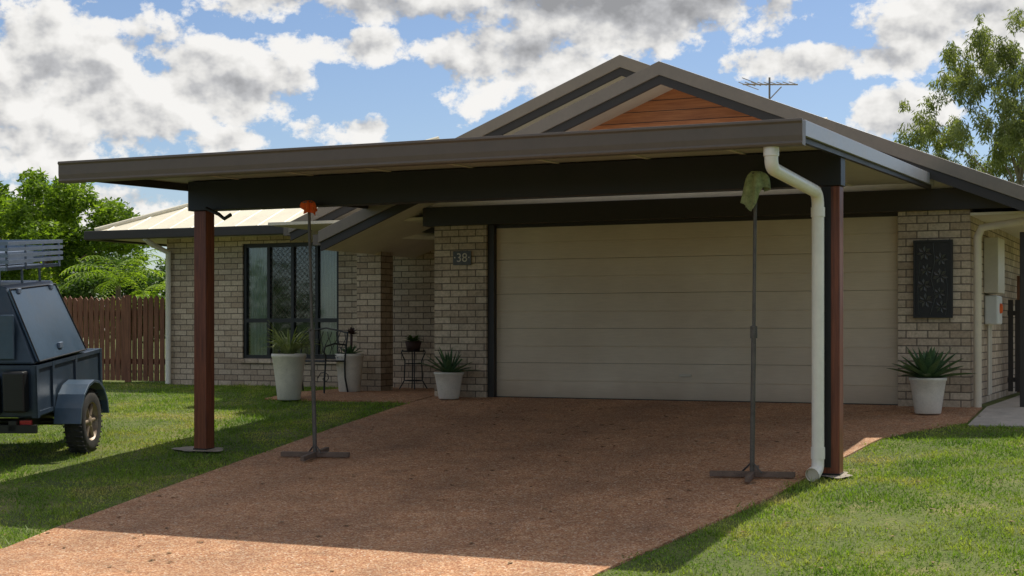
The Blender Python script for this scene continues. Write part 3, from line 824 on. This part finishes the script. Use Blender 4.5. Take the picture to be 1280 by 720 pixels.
# ---------------------------------------------------------------- WORLD
W=bpy.data.worlds.new('World'); SC.world=W; W.use_nodes=True
try: W.cycles.sampling_method='NONE'
except Exception: pass
k=N(W); bg=k.n['Background']
STR=.13
sun_dir=Vector((.35,2.0,3.1)).normalized()
sel=math.asin(sun_dir.z); saz=math.atan2(sun_dir.x,sun_dir.y)
sky=k.new('ShaderNodeTexSky'); sky.sky_type='NISHITA'; sky.sun_disc=False; sky.sun_elevation=sel; sky.sun_rotation=saz
sky.air_density=1.0; sky.dust_density=.4; sky.ozone_density=3
tc=k.new('ShaderNodeTexCoord'); sp=k.new('ShaderNodeSeparateXYZ'); k.link(tc.outputs['Generated'],sp.inputs[0])
az=k.math('MULTIPLY',k.math('ARCTAN2',sp.outputs[0],sp.outputs[1]),57.2958)
el=k.math('MULTIPLY',k.math('ARCSINE',sp.outputs[2]),57.2958)
def A(px): return -24.65+math.degrees(math.atan((px-640)/1900))
def El(py): return (412-py)*.0296
banks=[(A(80),El(110),4.8,2.7,1.05),(A(250),El(110),3.8,1.6,.95),(A(430),El(55),3.6,.7,.6),(A(30),El(190),2.4,1.2,.85),
 (A(400),El(0),4.6,.9,.9),(A(650),El(80),2.9,1.5,1.0),(A(790),El(0),5.2,1.7,1.2),(A(430),El(160),1.9,.6,.95),(A(290),El(176),1.2,.55,.9),
 (A(1050),El(82),4.2,.65,.95),(A(1210),El(50),2.9,1.5,1.05),(A(1125),El(145),1.7,.9,.95),(A(100),El(262),4.5,.8,.75)]
best=None
for a,e2,sx,sy,w in banks:
    dx=k.math('MULTIPLY_ADD',az,1/sx,-a/sx); dy=k.math('MULTIPLY_ADD',el,1/sy,-e2/sy)
    q=k.math('MULTIPLY_ADD',dx,dx,k.math('MULTIPLY',dy,dy))
    g=k.math('MULTIPLY_ADD',q,-.8,w)
    best=g if best is None else k.math('MAXIMUM',best,g)
c0=k.new('ShaderNodeCombineXYZ'); k.link(az,c0.inputs[0]); k.link(el,c0.inputs[1])
hi=k.math('MULTIPLY',k.math('SUBTRACT',k.noise(c0.outputs[0],.07,1,.5,dim='2D'),.47),6)
hm=k.math('MULTIPLY',k.math('SUBTRACT',el,14),.3,clamp=True)
hi=k.math('ADD',hi,k.math('MULTIPLY',k.math('SUBTRACT',hm,1),4))
best=k.math('MAXIMUM',k.math('MAXIMUM',best,-1.1),hi)
def vec(off):
    mp=k.new('ShaderNodeMapping'); mp.inputs['Scale'].default_value=(1,1.3,1); mp.inputs['Location'].default_value=(off[0]+40,off[1]*1.3+17,0)
    k.link(c0.outputs[0],mp.inputs[0]); return mp.outputs[0]
v0=vec((0,0)); v1=vec((.25,.55))
n8=k.noise(v0,.42,8,.62,dim='2D')
F1=k.math('MULTIPLY',k.math('SUBTRACT',n8,.5),4.2)
D=k.math('ADD',best,F1)
cov=k.ramp(k.math('MULTIPLY_ADD',D,.4,.5),[(.45,0.0),(.53,.50),(.61,.93),(.70,1.0)])
La=k.noise(v0,.42,4.5,.55,dim='2D'); Lb=k.noise(v1,.42,4.5,.55,dim='2D')
lit=k.math('MULTIPLY_ADD',k.math('SUBTRACT',La,Lb),2.2,.80)
thick=k.math('MULTIPLY',k.math('SUBTRACT',D,.45),.28,clamp=True)
lit=k.math('SUBTRACT',lit,thick)
g1=k.math('MULTIPLY',k.math('SUBTRACT',el,9.4),.25,clamp=True)
gx=k.math('ABSOLUTE',k.math('MULTIPLY',k.math('SUBTRACT',az,A(700)),1/10)); gx=k.math('SUBTRACT',1,k.math('MULTIPLY',gx,gx),clamp=True)
lit=k.math('SUBTRACT',lit,k.math('MULTIPLY',k.math('MULTIPLY',g1,gx),.7),clamp=True)
ccol=k.ramp(lit,[(.05,(.34,.345,.36)),(.40,(.56,.565,.58)),(.66,(.83,.82,.80)),(.90,(.98,.965,.94))])
sc=k.new('ShaderNodeVectorMath'); sc.operation='SCALE'; k.link(ccol,sc.inputs[0]); sc.inputs['Scale'].default_value=1/STR*.95
skyc=k.mix(1,sky.outputs[0],(.74,.74,.80),'MULTIPLY')
col=k.mix(cov,skyc,sc.outputs[0])
k.link(col,bg.inputs[0]); bg.inputs[1].default_value=STR
L=bpy.data.lights.new('sun','SUN'); L.energy=5.0; L.angle=R(.53); L.color=(1,.94,.83)
lo=bpy.data.objects.new('sun',L); SC.collection.objects.link(lo); lo.rotation_euler=sun_dir.to_track_quat('Z','Y').to_euler(); lo.location=(0,0,20)

# ---------------------------------------------------------------- CAMERA
cam=bpy.data.cameras.new('camera'); co=bpy.data.objects.new('camera',cam); SC.collection.objects.link(co)
co.location=(8.27,-17.55,.87); co.rotation_euler=(R(90),0,R(24.65))
cam.sensor_width=36; cam.lens=36*1900/1280; cam.shift_y=52/1280; cam.clip_end=5000; cam.clip_start=.1
SC.camera=co
SC.view_settings.view_transform='Standard'; SC.view_settings.look='None'; SC.view_settings.exposure=0
